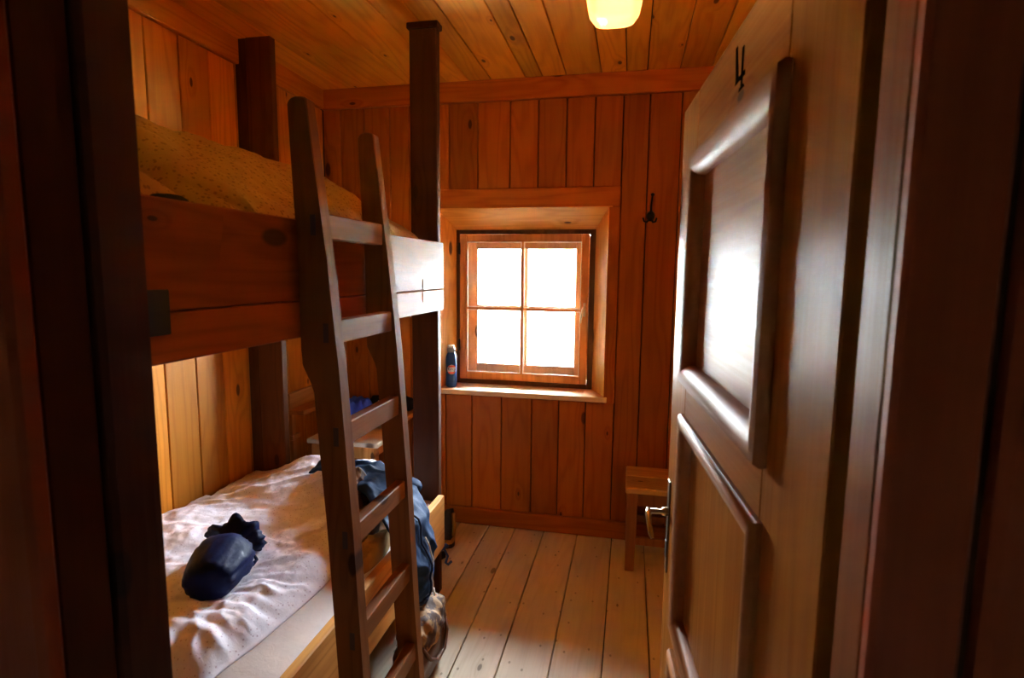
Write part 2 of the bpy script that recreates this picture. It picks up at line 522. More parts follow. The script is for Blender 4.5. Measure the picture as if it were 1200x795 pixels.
def sheet(name, fn, nu, nv, mat, parent=None, thick=0.0, closed_bottom=None, smooth=True):
    """Grid surface fn(u, v) -> Vector, u and v in 0..1; thick adds a solid back."""
    bm = bmesh.new()
    g = [[bm.verts.new(fn(i / nu, j / nv)) for j in range(nv + 1)] for i in range(nu + 1)]
    for i in range(nu):
        for j in range(nv):
            bm.faces.new((g[i][j], g[i + 1][j], g[i + 1][j + 1], g[i][j + 1]))
    if closed_bottom is not None:
        border = [g[i][0] for i in range(nu + 1)] + [g[nu][j] for j in range(1, nv + 1)] + [g[i][nv] for i in range(nu - 1, -1, -1)] + [g[0][j] for j in range(nv - 1, 0, -1)]
        low = [bm.verts.new((v.co.x, v.co.y, closed_bottom)) for v in border]
        n = len(border)
        for i in range(n):
            bm.faces.new((border[i], border[(i + 1) % n], low[(i + 1) % n], low[i]))
        bm.faces.new(low)
    bmesh.ops.recalc_face_normals(bm, faces=bm.faces[:])
    if thick:
        bmesh.ops.solidify(bm, geom=bm.faces[:], thickness=thick)
    return from_bm(name, bm, mat, parent, smooth)


def nz(x, y, z=0.0, s=1.0, oct=3):
    return noise.fractal(Vector((x * s, y * s, z * s)), 0.9, 2.0, oct)


def ridge(x, y, z, s):
    return 1.0 - abs(noise.noise(Vector((x * s, y * s, z * s)))) * 2.0


def blob(name, c, r, mat, parent=None, amp=0.2, freq=6.0, sub=4, squash=None, floor=None, ridged=0.0, rot=0.0):
    bm = bmesh.new()
    bmesh.ops.create_icosphere(bm, subdivisions=sub, radius=1.0)
    c = Vector(c)
    R = Matrix.Rotation(rot, 3, 'Z')
    for v in bm.verts:
        d = v.co.normalized()
        if squash:
            d = Vector((math.copysign(abs(d.x) ** squash, d.x), math.copysign(abs(d.y) ** squash, d.y), math.copysign(abs(d.z) ** squash, d.z)))
        p = Vector((d.x * r[0], d.y * r[1], d.z * r[2]))
        q = (p + c) * freq
        k = 1 + amp * noise.fractal(q, 0.8, 2.0, 3) + ridged * (1 - abs(noise.noise(q * 1.7)) * 2)
        p = R @ (p * k)
        p += c
        if floor is not None and p.z < floor:
            p.z = floor
        v.co = p
    return from_bm(name, bm, mat, parent, True)


def thing(name, label, cat, loc=(0, 0, 0), rotz=0.0, group=None):
    o = bpy.data.objects.new(name, None)
    COL.objects.link(o)
    o.empty_display_size = 0.05
    o.location = loc
    o.rotation_euler = (0, 0, rotz)
    tag(o, label, cat, group)
    return o


def tag(o, label, cat, group=None):
    o['label'] = label
    o['category'] = cat
    if group:
        o['group'] = group
    return o


def struct(o, label=None):
    o['kind'] = 'structure'
    if label:
        o['label'] = label
    return o


def shell(name, boxes, mat):
    bm = bmesh.new()
    for lo, hi in boxes:
        bm_box(bm, lo, hi)
    return struct(from_bm(name, bm, mat))


GAP = 0.0022
D = 3.10          # face of the back wall
XL, XR = -1.79, 0.52
ZC = 2.53

# ------------------------------------------------------------------ floor and ceiling
floor = shell('floor', [((XL - 0.2, -1.3, -0.12), (1.3, 3.16, -0.026))], 'back')
floor['label'] = 'scrubbed pale pine plank floor'
fj = [-1.79, -1.66, -1.49, -1.32, -1.14, -0.955, -0.774, -0.616, -0.446, -0.253, -0.057, 0.121, 0.30, 0.52, 0.72, 0.95, 1.2]
for a, b in zip(fj, fj[1:]):
    box('plank', (a + GAP, -1.25, -0.026), (b - GAP, 3.10, 0.0 + random.uniform(-0.001, 0.0005)), 'floor', floor, 0.0025)

ceiling = shell('ceiling', [((XL - 0.2, 0.40, ZC + 0.02), (0.75, 3.16, ZC + 0.2))], 'back')
ceiling['label'] = 'honey pine boarded ceiling'
cj = [-1.79, -1.62, -1.44, -1.256, -1.03, -0.90, -0.777, -0.587, -0.496, -0.369, -0.187, -0.058, 0.046, 0.208, 0.36, 0.52]
for a, b in zip(cj, cj[1:]):
    box('board', (a + GAP, 0.46, ZC), (b - GAP, 3.12, ZC + 0.02), 'ceil', ceiling, 0.003)

# ------------------------------------------------------------------ back wall with window opening
OX0, OX1, OZ0, OZ1 = -1.09, -0.128, 0.815, 1.85
wb = shell('wall_back', [((XL - 0.2, D + 0.02, -0.12), (OX0 - 0.02, 3.46, ZC + 0.2)), ((OX1 + 0.02, D + 0.02, -0.12), (0.75, 3.46, ZC + 0.2)),
                         ((OX0 - 0.02, D + 0.02, -0.12), (OX1 + 0.02, 3.46, OZ0 - 0.035)), ((OX0 - 0.02, D + 0.02, OZ1 + 0.02), (OX1 + 0.02, 3.46, ZC + 0.2))], 'back')
wb['label'] = 'back wall of vertical varnished pine boards'


def vboards(parent, joints, z0, z1, mat='wallZ'):
    for a, b in zip(joints, joints[1:]):
        box('board', (a + GAP, D, z0), (b - GAP, D + 0.02, z1), mat, parent, 0.003)


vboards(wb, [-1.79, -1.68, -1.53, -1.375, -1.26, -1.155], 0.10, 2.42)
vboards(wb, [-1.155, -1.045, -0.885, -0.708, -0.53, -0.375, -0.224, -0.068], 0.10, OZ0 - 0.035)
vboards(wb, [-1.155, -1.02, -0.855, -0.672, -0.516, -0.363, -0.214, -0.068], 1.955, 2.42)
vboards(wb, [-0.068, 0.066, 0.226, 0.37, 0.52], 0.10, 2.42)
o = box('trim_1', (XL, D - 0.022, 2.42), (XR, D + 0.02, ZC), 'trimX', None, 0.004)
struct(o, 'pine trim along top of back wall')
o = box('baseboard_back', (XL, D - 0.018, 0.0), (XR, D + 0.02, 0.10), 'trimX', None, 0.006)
struct(o, 'pine baseboard under back wall')

# window: casing, splayed lining, fixed frame, sash with four panes, outer sash
win = bpy.data.objects.new('window_1', None)
COL.objects.link(win)
struct(win, 'small double window of four panes in deep splayed pine lining')
win.location = (-0.61, D, OZ0)
bpy.context.view_layer.update()


def wchild(o):
    o.parent = win
    o.matrix_parent_inverse = win.matrix_world.inverted()
    return o


win_m = Matrix.Translation(win.location)


def wbox(name, lo, hi, mat, bev=0.003):
    o = box(name, lo, hi, mat, None, bev)
    o.parent = win
    o.location = Vector(lo) - win.location
    return o


def wprism(name, pts, axis, a, b, mat, bev=0.0):
    o = prism(name, pts, axis, a, b, mat, None, bev)
    o.parent = win
    o.location = -win.location
    return o


wbox('casing', (OX0 - 0.065, D - 0.010, OZ1), (OX1 + 0.060, D + 0.02, OZ1 + 0.105), 'trimX')
wbox('casing', (OX1, D - 0.010, OZ0 - 0.035), (OX1 + 0.060, D + 0.02, OZ1), 'wallZ')
wbox('casing', (OX0 - 0.065, D - 0.010, OZ0 - 0.035), (OX0, D + 0.02, OZ1), 'wallZ')
WY = 3.285   # room face of the fixed frame
IX0, IX1, IZ1 = -1.035, -0.205, 1.745
# lining boards, splayed
wprism('lining', [(OX1, D - 0.012), (OX1 + 0.02, D), (OX1 + 0.02, WY), (IX1, WY + 0.002)], 'Z', OZ0, OZ1, 'revealZ')
wprism('lining', [(OX0, D - 0.012), (OX0 - 0.02, D), (OX0 - 0.02, WY), (IX0, WY + 0.002)], 'Z', OZ0, OZ1, 'revealZ')
wprism('lining', [(D - 0.012, OZ1), (D, OZ1 + 0.02), (WY, OZ1 + 0.02), (WY + 0.002, IZ1)], 'X', OX0 - 0.02, OX1 + 0.02, 'reveal')
wbox('sill', (OX0 - 0.02, D - 0.022, OZ0 - 0.03), (OX1 + 0.02, WY + 0.002, OZ0), 'sill', 0.004)
# fixed dark frame
FX0, FX1, FZ0, FZ1 = -1.045, -0.195, OZ0, 1.755
SX0, SX1, SZ0, SZ1 = -1.015, -0.236, 0.842, 1.722
wbox('fixed_frame', (FX0, WY, FZ0 - 0.01), (SX0, WY + 0.12, FZ1 + 0.02), 'sash_dark')
wbox('fixed_frame', (SX1, WY, FZ0 - 0.01), (FX1, WY + 0.12, FZ1 + 0.02), 'sash_dark')
wbox('fixed_frame', (SX0, WY, SZ1), (SX1, WY + 0.12, FZ1 + 0.02), 'sash_dark')
wbox('fixed_frame', (SX0, WY, FZ0 - 0.01), (SX1, WY + 0.12, SZ0), 'sash_dark')
# inner sash
SW = 0.044


def sash(name, x0, x1, z0, z1, y0, y1, w, mat, bar):
    s = wbox(name, (x0, y0, z0), (x0 + w, y1, z1), mat, 0.004)
    loc = s.matrix_local.copy()

    def sub(n, lo, hi, m, bev=0.0):
        q = box(n, lo, hi, m, None, bev)
        q.parent = s
        q.location = Vector(lo) - Vector((x0, y0, z0))
        return q
    sub('stile', (x1 - w, y0, z0), (x1, y1, z1), mat, 0.004)
    sub('rail', (x0 + w, y0, z1 - w), (x1 - w, y1, z1), mat, 0.004)
    sub('rail', (x0 + w, y0, z0), (x1 - w, y1, z0 + w), mat, 0.004)
    xm, zm = (x0 + x1) / 2 - 0.003, (z0 + z1) / 2 - 0.003
    ym = (y0 + y1) / 2
    sub('glazing_bar', (xm - bar, y0 + 0.006, z0 + w), (xm + bar, y1 - 0.004, z1 - w), mat)
    sub('glazing_bar', (x0 + w, y0 + 0.006, zm - bar), (xm - bar, y1 - 0.004, zm + bar), mat)
    sub('glazing_bar', (xm + bar, y0 + 0.006, zm - bar), (x1 - w, y1 - 0.004, zm + bar), mat)
    for (a, b) in ((x0 + w, xm - bar), (xm + bar, x1 - w)):
        for (c, d) in ((z0 + w, zm - bar), (zm + bar, z1 - w)):
            sub('pane', (a, ym - 0.0015, c), (b, ym + 0.0015, d), 'glass')
            t = 0.005
            bm = bmesh.new()
            for lo, hi in (((a, c), (a + t, d)), ((b - t, c), (b, d)), ((a + t, c), (b - t, c + t)), ((a + t, d - t), (b - t, d))):
                bm_box(bm, (lo[0] - x0, ym - 0.007 - y0, lo[1] - z0), (hi[0] - x0, ym - 0.002 - y0, hi[1] - z0))
            from_bm('putty', bm, 'putty', s)
    return s


inner = sash('sash', SX0 + 0.002, SX1 - 0.002, SZ0 + 0.002, SZ1 - 0.002, WY - 0.012, WY + 0.024, SW, 'sash', 0.0065)
outer = sash('outer_sash', SX0 + 0.006, SX1 - 0.006, SZ0 + 0.004, SZ1 - 0.004, WY + 0.083, WY + 0.118, 0.078, 'sash_pale', 0.011)
inner['label'] = 'inner sash of red-brown pine'
outer['label'] = 'pale outer sash'
# espagnolette handle on the right stile and two hinge pins on the left
bm = bmesh.new()
bm_box(bm, (SX1 - 0.03, WY - 0.018, 1.245), (SX1 - 0.016, WY - 0.012, 1.325), 0.002)
bm_tube(bm, [(SX1 - 0.023, WY - 0.015, 1.30), (SX1 - 0.023, WY - 0.045, 1.30), (SX1 - 0.030, WY - 0.05, 1.285), (SX1 - 0.042, WY - 0.05, 1.21)], [0.007, 0.007, 0.007, 0.006], 8)
o = from_bm('window_handle', bm, 'cream', win, True)
o.location = -win.location
for z in (1.02, 1.60):
    bm = bmesh.new()
    bm_tube(bm, [(SX0 + 0.002, WY - 0.018, z), (SX0 + 0.002, WY - 0.018, z + 0.07)], 0.007, 8)
    o = from_bm('hinge', bm, 'iron', win, True)
    o.location = -win.location

# ------------------------------------------------------------------ left wall, right wall, wall with the doorway
wl = shell('wall_left', [((XL - 0.2, 0.36, -0.12), (XL - 0.02, 3.16, ZC + 0.2))], 'back')
wl['label'] = 'left wall of vertical honey pine boards beside the bunk'
y = 0.42
lj = [0.475, 0.58, 0.74, 0.90, 1.06, 1.22, 1.38, 1.54, 1.70, 1.86, 2.024, 2.187, 2.35, 2.52, 2.67, 2.83, 2.98, 3.10]
for a, b in zip(lj, lj[1:]):
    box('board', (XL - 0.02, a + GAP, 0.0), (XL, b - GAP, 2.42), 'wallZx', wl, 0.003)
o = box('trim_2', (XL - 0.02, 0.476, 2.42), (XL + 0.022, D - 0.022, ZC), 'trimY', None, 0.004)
struct(o, 'pine trim along top of left wall')
wr = shell('wall_right', [((XR + 0.02, 0.36, -0.12), (XR + 0.22, 3.16, ZC + 0.2))], 'back')
rj = [0.475, 0.64, 0.80, 0.96, 1.13, 1.29, 1.45, 1.62, 1.78, 1.94, 2.10, 2.27, 2.43, 2.60, 2.77, 2.93, 3.10]
for a, b in zip(rj, rj[1:]):
    box('board', (XR, a + GAP, 0.0), (XR + 0.02, b - GAP, ZC), 'wallZx', wr, 0.003)
# wall with the doorway between corridor and room
YW0, YW1 = 0.385, 0.475
shell('wall_front', [((XL - 0.2, YW0, -0.02), (-0.545, YW1, ZC + 0.2)), ((0.207, 0.4335, -0.02), (1.3, YW1, ZC + 0.2)), ((-0.545, YW0, 1.91), (0.205, YW1, ZC + 0.2))], 'corr')
# boards of the corridor side of that wall, the ones next to the casings
wfc = box('wall_corridor_front', (0.241, 0.41, 0.0), (0.36, 0.433, 2.3), 'jambY', None, 0.006)
struct(wfc)
wfd = box('wall_corridor_front', (-0.72, 0.352, 0.0), (-0.60, 0.385, 2.3), 'jambY', None, 0.006)
struct(wfd)
# corridor enclosure behind and beside the camera
shell('wall_corridor_left', [((-2.0, -1.3, -0.02), (-1.9, YW0, 2.7))], 'corr')
shell('wall_corridor_right', [((1.2, -1.3, -0.02), (1.3, YW0, 2.7))], 'corr')
shell('wall_corridor_rear', [((-2.0, -1.4, -0.02), (1.3, -1.3, 2.7))], 'corr')
shell('ceiling', [((-2.0, -1.4, 2.35), (1.3, YW0, 2.7))], 'corr')

# door frame: linings, stops and casings
dr = thing('door_1', '', 'door')
for k in ('label', 'category'):
    del dr[k]
struct(dr, 'open red-brown three-panel door on the right')
fr = bpy.data.objects.new('trim_3', None)
COL.objects.link(fr)
struct(fr, 'dark red door frame round the doorway')
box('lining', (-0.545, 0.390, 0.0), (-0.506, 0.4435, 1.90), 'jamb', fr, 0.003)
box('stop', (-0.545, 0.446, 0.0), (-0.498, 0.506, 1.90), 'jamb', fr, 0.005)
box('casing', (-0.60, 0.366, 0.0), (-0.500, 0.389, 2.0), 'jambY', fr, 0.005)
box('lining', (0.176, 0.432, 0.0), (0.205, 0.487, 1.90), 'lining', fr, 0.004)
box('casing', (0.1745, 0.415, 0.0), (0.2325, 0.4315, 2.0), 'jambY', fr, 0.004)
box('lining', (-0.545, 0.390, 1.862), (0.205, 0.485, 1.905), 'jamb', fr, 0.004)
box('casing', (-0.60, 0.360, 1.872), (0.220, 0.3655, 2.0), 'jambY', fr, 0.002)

# ------------------------------------------------------------------ door leaf
HX, HY = 0.171, 0.508
FX, FY = 0.102, 1.322
DW = math.hypot(FX - HX, FY - HY)
# local frame: x along the leaf from hinge to free edge, y away from the room side (thickness), z up
ang = math.atan2(FY - HY, FX - HX)
dr.location = (HX, HY, 0.008)
dr.rotation_euler = (0, 0, ang)
DZ = 1.842
T = 0.040
# visible face is the one turned to -X: with x along +Y-ish, local +y points to -X
XA, XB = 0.168, 0.655      # panel openings between the stiles
RAILS = [(0.0, 0.145), (0.675, 0.75), (1.195, 1.285), (1.705, DZ)]


def dbox(name, lo, hi, mat, bev=0.002):
    return box(name, lo, hi, mat, dr, bev)


dbox('stile', (0.0, -T, 0), (XA - 0.0005, 0, DZ), 'doorZ')
dbox('stile', (XB + 0.0005, -T, 0), (DW, 0, DZ), 'doorZ')
for a, b in RAILS:
    dbox('rail', (XA + 0.0005, -T, a), (XB - 0.0005, 0, b), 'doorX')


def moulding(x0, x1, z0, z1, w=0.034, h=0.022, side=1):
    """Rounded frame that overlaps the opening's edge and stands proud of the leaf."""
    prof = [(-0.012, 0.0), (-0.013, h * 0.45), (-0.009, h * 0.85), (0.0, h), (w * 0.3, h * 0.86), (w * 0.55, h * 0.5), (w * 0.7, h * 0.05), (w * 0.72, -0.014), (0.0, -0.014)]
    if side < 0:
        prof = [(a, -T - b) for a, b in prof]
    bm = bmesh.new()
    loops = []
    for cx, cz, sx, sz in ((x0, z0, 1, 1), (x1, z0, -1, 1), (x1, z1, -1, -1), (x0, z1, 1, -1)):
        loops.append([bm.verts.new((cx + sx * a, b, cz + sz * a)) for a, b in prof])
    n = len(prof)
    for k in range(4):
        A, B = loops[k], loops[(k + 1) % 4]
        for i in range(n):
            bm.faces.new((A[i], A[(i + 1) % n], B[(i + 1) % n], B[i]))
    o = from_bm('moulding', bm, 'mould', dr, False)
    o.data.shade_smooth()
    o.data.set_sharp_from_angle(angle=math.radians(42))
    return o


for (za, zb), w, h in (((1.285, 1.705), 0.040, 0.017), ((0.75, 1.195), 0.036, 0.014), ((0.145, 0.675), 0.036, 0.014)):
    p = dbox('panel', (XA + 0.001, -T + 0.012, za + 0.001), (XB - 0.001, -0.012, zb - 0.001), 'doorP' if za > 1.2 else 'doorZ', 0.0)
    mo = moulding(XA, XB, za, zb, w, h)
    moulding(XA, XB, za, zb, 0.036, 0.02, -1)
# stencilled number 4 on the top rail (x along the leaf runs leftwards in view)
bm = bmesh.new()
E0 = 0.0006


def flat(pts):
    vs = [bm.verts.new((x, E0, z)) for x, z in pts]
    vt = [bm.verts.new((x, 0.0, z)) for x, z in pts]
    bm.faces.new(vs)
    for i in range(len(pts)):
        bm.faces.new((vs[i], vs[(i + 1) % len(pts)], vt[(i + 1) % len(pts)], vt[i]))


N0 = 0.352
flat([(N0, 1.752), (N0 + 0.010, 1.752), (N0 + 0.010, 1.804), (N0, 1.804)])                         # upright
flat([(N0 - 0.010, 1.747), (N0 + 0.020, 1.747), (N0 + 0.016, 1.752), (N0 - 0.006, 1.752)])         # foot
flat([(N0 + 0.022, 1.769), (N0 + 0.038, 1.769), (N0 + 0.046, 1.816), (N0 + 0.036, 1.816)])         # left arm
flat([(N0 - 0.010, 1.762), (N0 + 0.040, 1.762), (N0 + 0.038, 1.769), (N0 - 0.010, 1.769)])         # crossbar
o = from_bm('door_number', bm, 'ink', dr)
o['label'] = 'black stencilled number 4'
# lock: long plate, lever, key plate
LX = 0.787
bm = bmesh.new()
bm_box(bm, (LX - 0.012, 0.0, 0.80), (LX + 0.012, 0.003, 1.02), 0.001)
o = from_bm('lock_plate', bm, 'bronze', dr)
bm = bmesh.new()
bm_tube(bm, [(LX, 0.003, 0.944), (LX, 0.014, 0.944), (LX, 0.016, 0.944), (LX, 0.045, 0.944)], [0.011, 0.010, 0.006, 0.006], 10)
bm_tube(bm, [(LX + 0.004, 0.046, 0.946), (LX - 0.010, 0.048, 0.942), (LX - 0.035, 0.048, 0.928), (LX - 0.055, 0.046, 0.914), (LX - 0.063, 0.044, 0.908)], [0.006, 0.007, 0.0055, 0.006, 0.004], 10)
o = from_bm('lever_handle', bm, 'brass', dr, True)
o['label'] = 'drooping brass lever handle'
bm = bmesh.new()
bm_box(bm, (LX - 0.006, 0.003, 0.835), (LX + 0.006, 0.0045, 0.875), 0.0005)
from_bm('keyhole', bm, 'iron', dr)
# ------------------------------------------------------------------ bunk bed
bed = thing('bunk_bed', 'dark wooden bunk bed with deep plank rails built along the left wall', 'bunk bed', (-1.3, 1.4, 0))


def bchild(o):
    o.location = o.location - Vector((-1.3, 1.4, 0))
    return o


def bbox(name, lo, hi, mat, bev=0.003):
    o = box(name, lo, hi, mat, bed, bev)
    o.location = Vector(lo) - bed.location
    return o


PX0, PX1 = -0.948, -0.826
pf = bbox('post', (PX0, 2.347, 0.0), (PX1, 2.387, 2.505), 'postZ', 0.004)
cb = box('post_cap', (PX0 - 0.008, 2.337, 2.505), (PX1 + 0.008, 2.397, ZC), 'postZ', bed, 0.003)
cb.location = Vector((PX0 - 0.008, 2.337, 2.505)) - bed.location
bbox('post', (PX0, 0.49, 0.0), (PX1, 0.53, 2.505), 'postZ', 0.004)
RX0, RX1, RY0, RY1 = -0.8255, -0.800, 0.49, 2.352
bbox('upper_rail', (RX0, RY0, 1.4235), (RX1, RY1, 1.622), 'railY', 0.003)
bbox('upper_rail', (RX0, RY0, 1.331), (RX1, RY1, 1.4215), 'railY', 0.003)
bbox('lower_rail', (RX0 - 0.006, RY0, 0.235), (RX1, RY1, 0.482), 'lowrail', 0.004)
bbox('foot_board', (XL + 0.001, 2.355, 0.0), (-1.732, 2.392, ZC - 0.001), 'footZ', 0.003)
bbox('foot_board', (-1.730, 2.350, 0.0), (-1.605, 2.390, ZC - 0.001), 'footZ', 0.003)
bbox('ledger', (XL + 0.001, 0.49, 0.34), (XL + 0.026, 2.354, 0.414), 'trimY', 0.003)
bbox('ledger', (XL + 0.001, 0.49, 1.30), (XL + 0.026, 2.354, 1.36), 'trimY', 0.003)
for z0, z1 in ((0.27, 0.292), (1.36, 1.382)):
    xs = [-1.762, -1.45, -1.14, -0.828]
    for a, b in zip(xs, xs[1:]):
        bbox('base_board', (a, 0.49, z0), (b - 0.004, 2.345, z1), 'lowrail', 0.002)
for z in (0.257, 1.354):
    for yy in (0.55, 2.29):
        bbox('cross_beam', (-1.785, yy, z - 0.02), (-0.833, yy + 0.04, z + (0.0125 if z < 1 else 0.0055)), 'lowrail', 0.002)
bk = bbox('iron_bracket', (RX1, 0.765, 1.384), (RX1 + 0.010, 0.842, 1.463), 'iron', 0.002)
bbox('hinge_plate', (RX1, 2.10, 1.376), (RX1 + 0.0025, 2.18, 1.418), 'steel', 0.0005)
bbox('hinge_plate', (RX1, 2.10, 1.427), (RX1 + 0.0025, 2.18, 1.468), 'steel', 0.0005)


# ------------------------------------------------------------------ ladder
lad = thing('ladder', 'brown wooden bunk ladder with six rungs leaning on upper rail', 'ladder', (-0.66, 1.43, 0))
BACK = [(0.0, -0.697), (0.44, -0.722), (0.84, -0.742), (1.195, -0.764), (1.215, -0.770), (1.262, -0.7985), (1.30, -0.7985), (1.53, -0.7985), (1.66, -0.805), (1.893, -0.816), (1.903, -0.808)]
FRONT = [(1.908, -0.795), (1.9075, -0.778), (1.903, -0.765), (1.65, -0.737), (1.53, -0.723), (1.26, -0.698), (0.84, -0.670), (0.44, -0.651), (0.0, -0.622)]
poly = [(x, z) for z, x in BACK] + [(x, z) for z, x in FRONT]


def front_x(z):
    pts = sorted([p for p in FRONT if p[0] <= 1.9])
    for (a, xa), (b, xb) in zip(pts, pts[1:]):
        if a <= z <= b:
            return xa + (xb - xa) * (z - a) / (b - a)
    return pts[0][1]


SY = (1.25, 1.605)
for k, y0 in enumerate(SY):
    loc = Vector((-0.66, y0, 0))
    prism('stile', [(x + 0.66, z) for x, z in poly], 'Y', 0.0, 0.040, 'ladder', lad, 0.003, loc - Vector((-0.66, 1.43, 0)))
for z, h in ((1.607, 0.062), (1.345, 0.060), (1.083, 0.060), (0.812, 0.058), (0.535, 0.060), (0.262, 0.060)):
    fx = front_x(z)
    lo = Vector((fx - 0.040, SY[0] + 0.039, z - h / 2))
    hi = Vector((fx - 0.008, SY[1] + 0.001, z + h / 2))
    rg = box('rung', lo, hi, 'ladderY', lad, 0.003)
    rg.location = lo - lad.location
    tn = box('tenon', (0, 0, 0), (0.014, 0.003, h * 0.8), 'endgrain', rg)
    tn.location = Vector((fx - 0.031, SY[0] - 0.0006, z - h * 0.4)) - lo

# ------------------------------------------------------------------ bedding
lm = bmesh.new()
bm_box(lm, (-1.762, 0.50, 0.292), (-0.834, 2.34, 0.462), 0.02)
o = from_bm('mattress', lm, 'sheet', None, True)
tag(o, 'lower bunk mattress under a cream fitted sheet', 'mattress')
lm = bmesh.new()
bm_box(lm, (-1.762, 0.50, 1.382), (-0.832, 2.34, 1.55), 0.02)
o = from_bm('mattress', lm, 'mattress', None, True)
tag(o, 'upper bunk mattress behind the deep top rail', 'mattress')

BX0, BX1, BY0, BY1 = -1.760, -0.965, 1.09, 2.335


def sstep(a, b, x):
    t = max(0.0, min(1.0, (x - a) / (b - a)))
    return t * t * (3 - 2 * t)


def duvet_fn(u, v):
    y = BY0 + (BY1 - BY0) * v
    edge = BX1 + 0.012 * math.sin(y * 9) - 0.05 * sstep(1.9, 2.3, y) - 0.03 * sstep(1.3, 1.1, y)
    x = BX0 + (edge - BX0) * u
    du, dv = min(1, (1 - u) / 0.16), min(1, v / 0.10)
    e = (1 - (1 - du) ** 2.4) * (1 - (1 - dv) ** 2.4)
    h = 0.052 + 0.022 * nz(x, y, 0, 2.6, 2)
    # rise over the pillow at the far end
    h += 0.105 * sstep(1.80, 2.20, y + 0.10 * (x + 1.3)) * sstep(-0.92, -1.12, x) * sstep(-1.76, -1.42, x) * (1 - 0.25 * sstep(2.26, 2.335, y))
    h += 0.03 * sstep(-1.3, -1.75, x) * 0
    # long soft folds across
    wx, wy = x + 0.06 * nz(x, y, 3, 3), y + 0.08 * nz(x, y, 7, 3)
    h += 0.011 * ridge(wx * 0.55, wy * 1.9, 1.3, 3.2) * sstep(1.15, 1.5, y)
    h += 0.007 * ridge(wx * 0.7 + wy * 0.5, wy * 2.4 - wx * 0.6, 9.1, 4.6) + 0.005 * ridge(wx * 1.0, wy * 1.6, 5.1, 7.0)
    # gathers near the open edge and the near corner
    g = sstep(0.62, 0.98, u)
    a = math.atan2(y - 1.30, x + 1.55)
    h += 0.020 * g * ridge(a * 4.0 + 0.35 * nz(x, y, 2, 6), (x + y) * 0.25, 9.0, 2.6)
    g2 = sstep(0.30, 0.0, v)
    h += 0.020 * g2 * ridge(x * 2.2 + y * 0.9, y * 0.6 - x * 0.3, 4.0, 6.5)
    h += 0.005 * nz(x, y, 11, 18, 3)
    # dent under the stuff sack
    h -= 0.02 * math.exp(-(((x + 1.23) / 0.10) ** 2 + ((y - 1.44) / 0.16) ** 2))
    z = 0.466 + max(0.004, h * e)
    return Vector((x, y, z))


dv = sheet('duvet', duvet_fn, 150, 190, 'duvet', None, closed_bottom=0.464)
tag(dv, 'rumpled white sprigged duvet spread over the lower bunk', 'duvet')
BS = Vector((0, 0, 0))


def duvet_top(x, y):
    u = (x - BX0) / (BX1 - BX0)
    v = (y - BY0) / (BY1 - BY0)
    return duvet_fn(u, v).z


# upper duvet: long ridge towards the wall, sinking to the rail
UX0, UX1, UY0, UY1 = -1.74, -0.845, 1.03, 2.33


def updv(u, v):
    x = UX0 + (UX1 - UX0) * u
    y = UY0 + (UY1 - UY0) * v
    rx = -1.33 + 0.12 * sstep(1.9, 2.3, y)
    top = 1.885 - 0.10 * sstep(1.95, 2.33, y)
    side = 1.60 + 0.035 * sstep(1.3, 1.75, y) * (1 - sstep(1.9, 2.3, y))
    if x > rx:
        t = (x - rx) / (UX1 - rx)
        z = top + (side - top) * (t ** 1.35)
        z -= 0.05 * max(0, t - 0.88) / 0.12
    else:
        t = (rx - x) / (rx - UX0)
        z = top - 0.12 * t ** 2
    wx, wy = x + 0.05 * nz(x, y, 3, 4), y + 0.05 * nz(x, y, 8, 4)
    z += 0.012 * ridge(wy * 2.2 - wx * 1.2, wx * 0.5 + wy * 0.3, 6.0, 6.0) + 0.022 * ridge(wx * 0.7 + wy * 0.9, wy * 0.9 - wx * 0.5, 2.0, 4.5) + 0.006 * nz(x, y, 1, 9, 3) - 0.008
    dv_ = min(1, v / 0.10, (1 - v) / 0.05)
    z = 1.555 + (z - 1.555) * (1 - (1 - dv_) ** 2.2)
    return Vector((x, y, max(1.556, z)))


o = sheet('duvet', updv, 100, 130, 'duvet_up', None, closed_bottom=1.554)
tag(o, 'cream sprigged duvet heaped on the upper bunk', 'duvet')


def pillow(name, c, sx, sy, sz, rot, tilt, mat, label, n=26):
    bm = bmesh.new()

    def f(i, j, s):
        a, b = 2 * i / n - 1, 2 * j / n - 1
        e = max(0.0, (1 - abs(a) ** 3.2)) ** 0.55 * max(0.0, (1 - abs(b) ** 3.2)) ** 0.55
        pinch = 1 - 0.07 * (1 - abs(a)) * 0 - 0.05 * (a * a * 0 + (1 - b * b) * 0)
        return Vector((a * sx * (1 - 0.06 * (1 - b * b)), b * sy * (1 - 0.06 * (1 - a * a)), s * sz * e + 0.006 * nz(a, b, 5, 3) * e))
    top = [[bm.verts.new(f(i, j, 1)) for j in range(n + 1)] for i in range(n + 1)]
    bot = [[top[i][j] if i in (0, n) or j in (0, n) else bm.verts.new(f(i, j, -1)) for j in range(n + 1)] for i in range(n + 1)]
    for g in (top, bot):
        for i in range(n):
            for j in range(n):
                bm.faces.new((g[i][j], g[i + 1][j], g[i + 1][j + 1], g[i][j + 1]))
    R = Matrix.Rotation(rot, 4, 'Z') @ Matrix.Rotation(tilt, 4, 'Y')
    for v in bm.verts:
        v.co = Vector(c) + (R @ v.co)
    o = from_bm(name, bm, mat, None, True)
    return tag(o, label, 'pillow')


pillow('pillow', (-1.16, 0.83, 1.655), 0.285, 0.19, 0.095, 0.02, 0.12, 'duvet_up', 'sprigged pillow at near end of the upper bunk')
o = blob('pouch', (-0.856, 0.925, 1.614), (0.016, 0.052, 0.024), 'black_cloth', None, 0.1, 20, 3, 0.7)
tag(o, 'small black pouch lying at edge of the upper bunk', 'pouch')


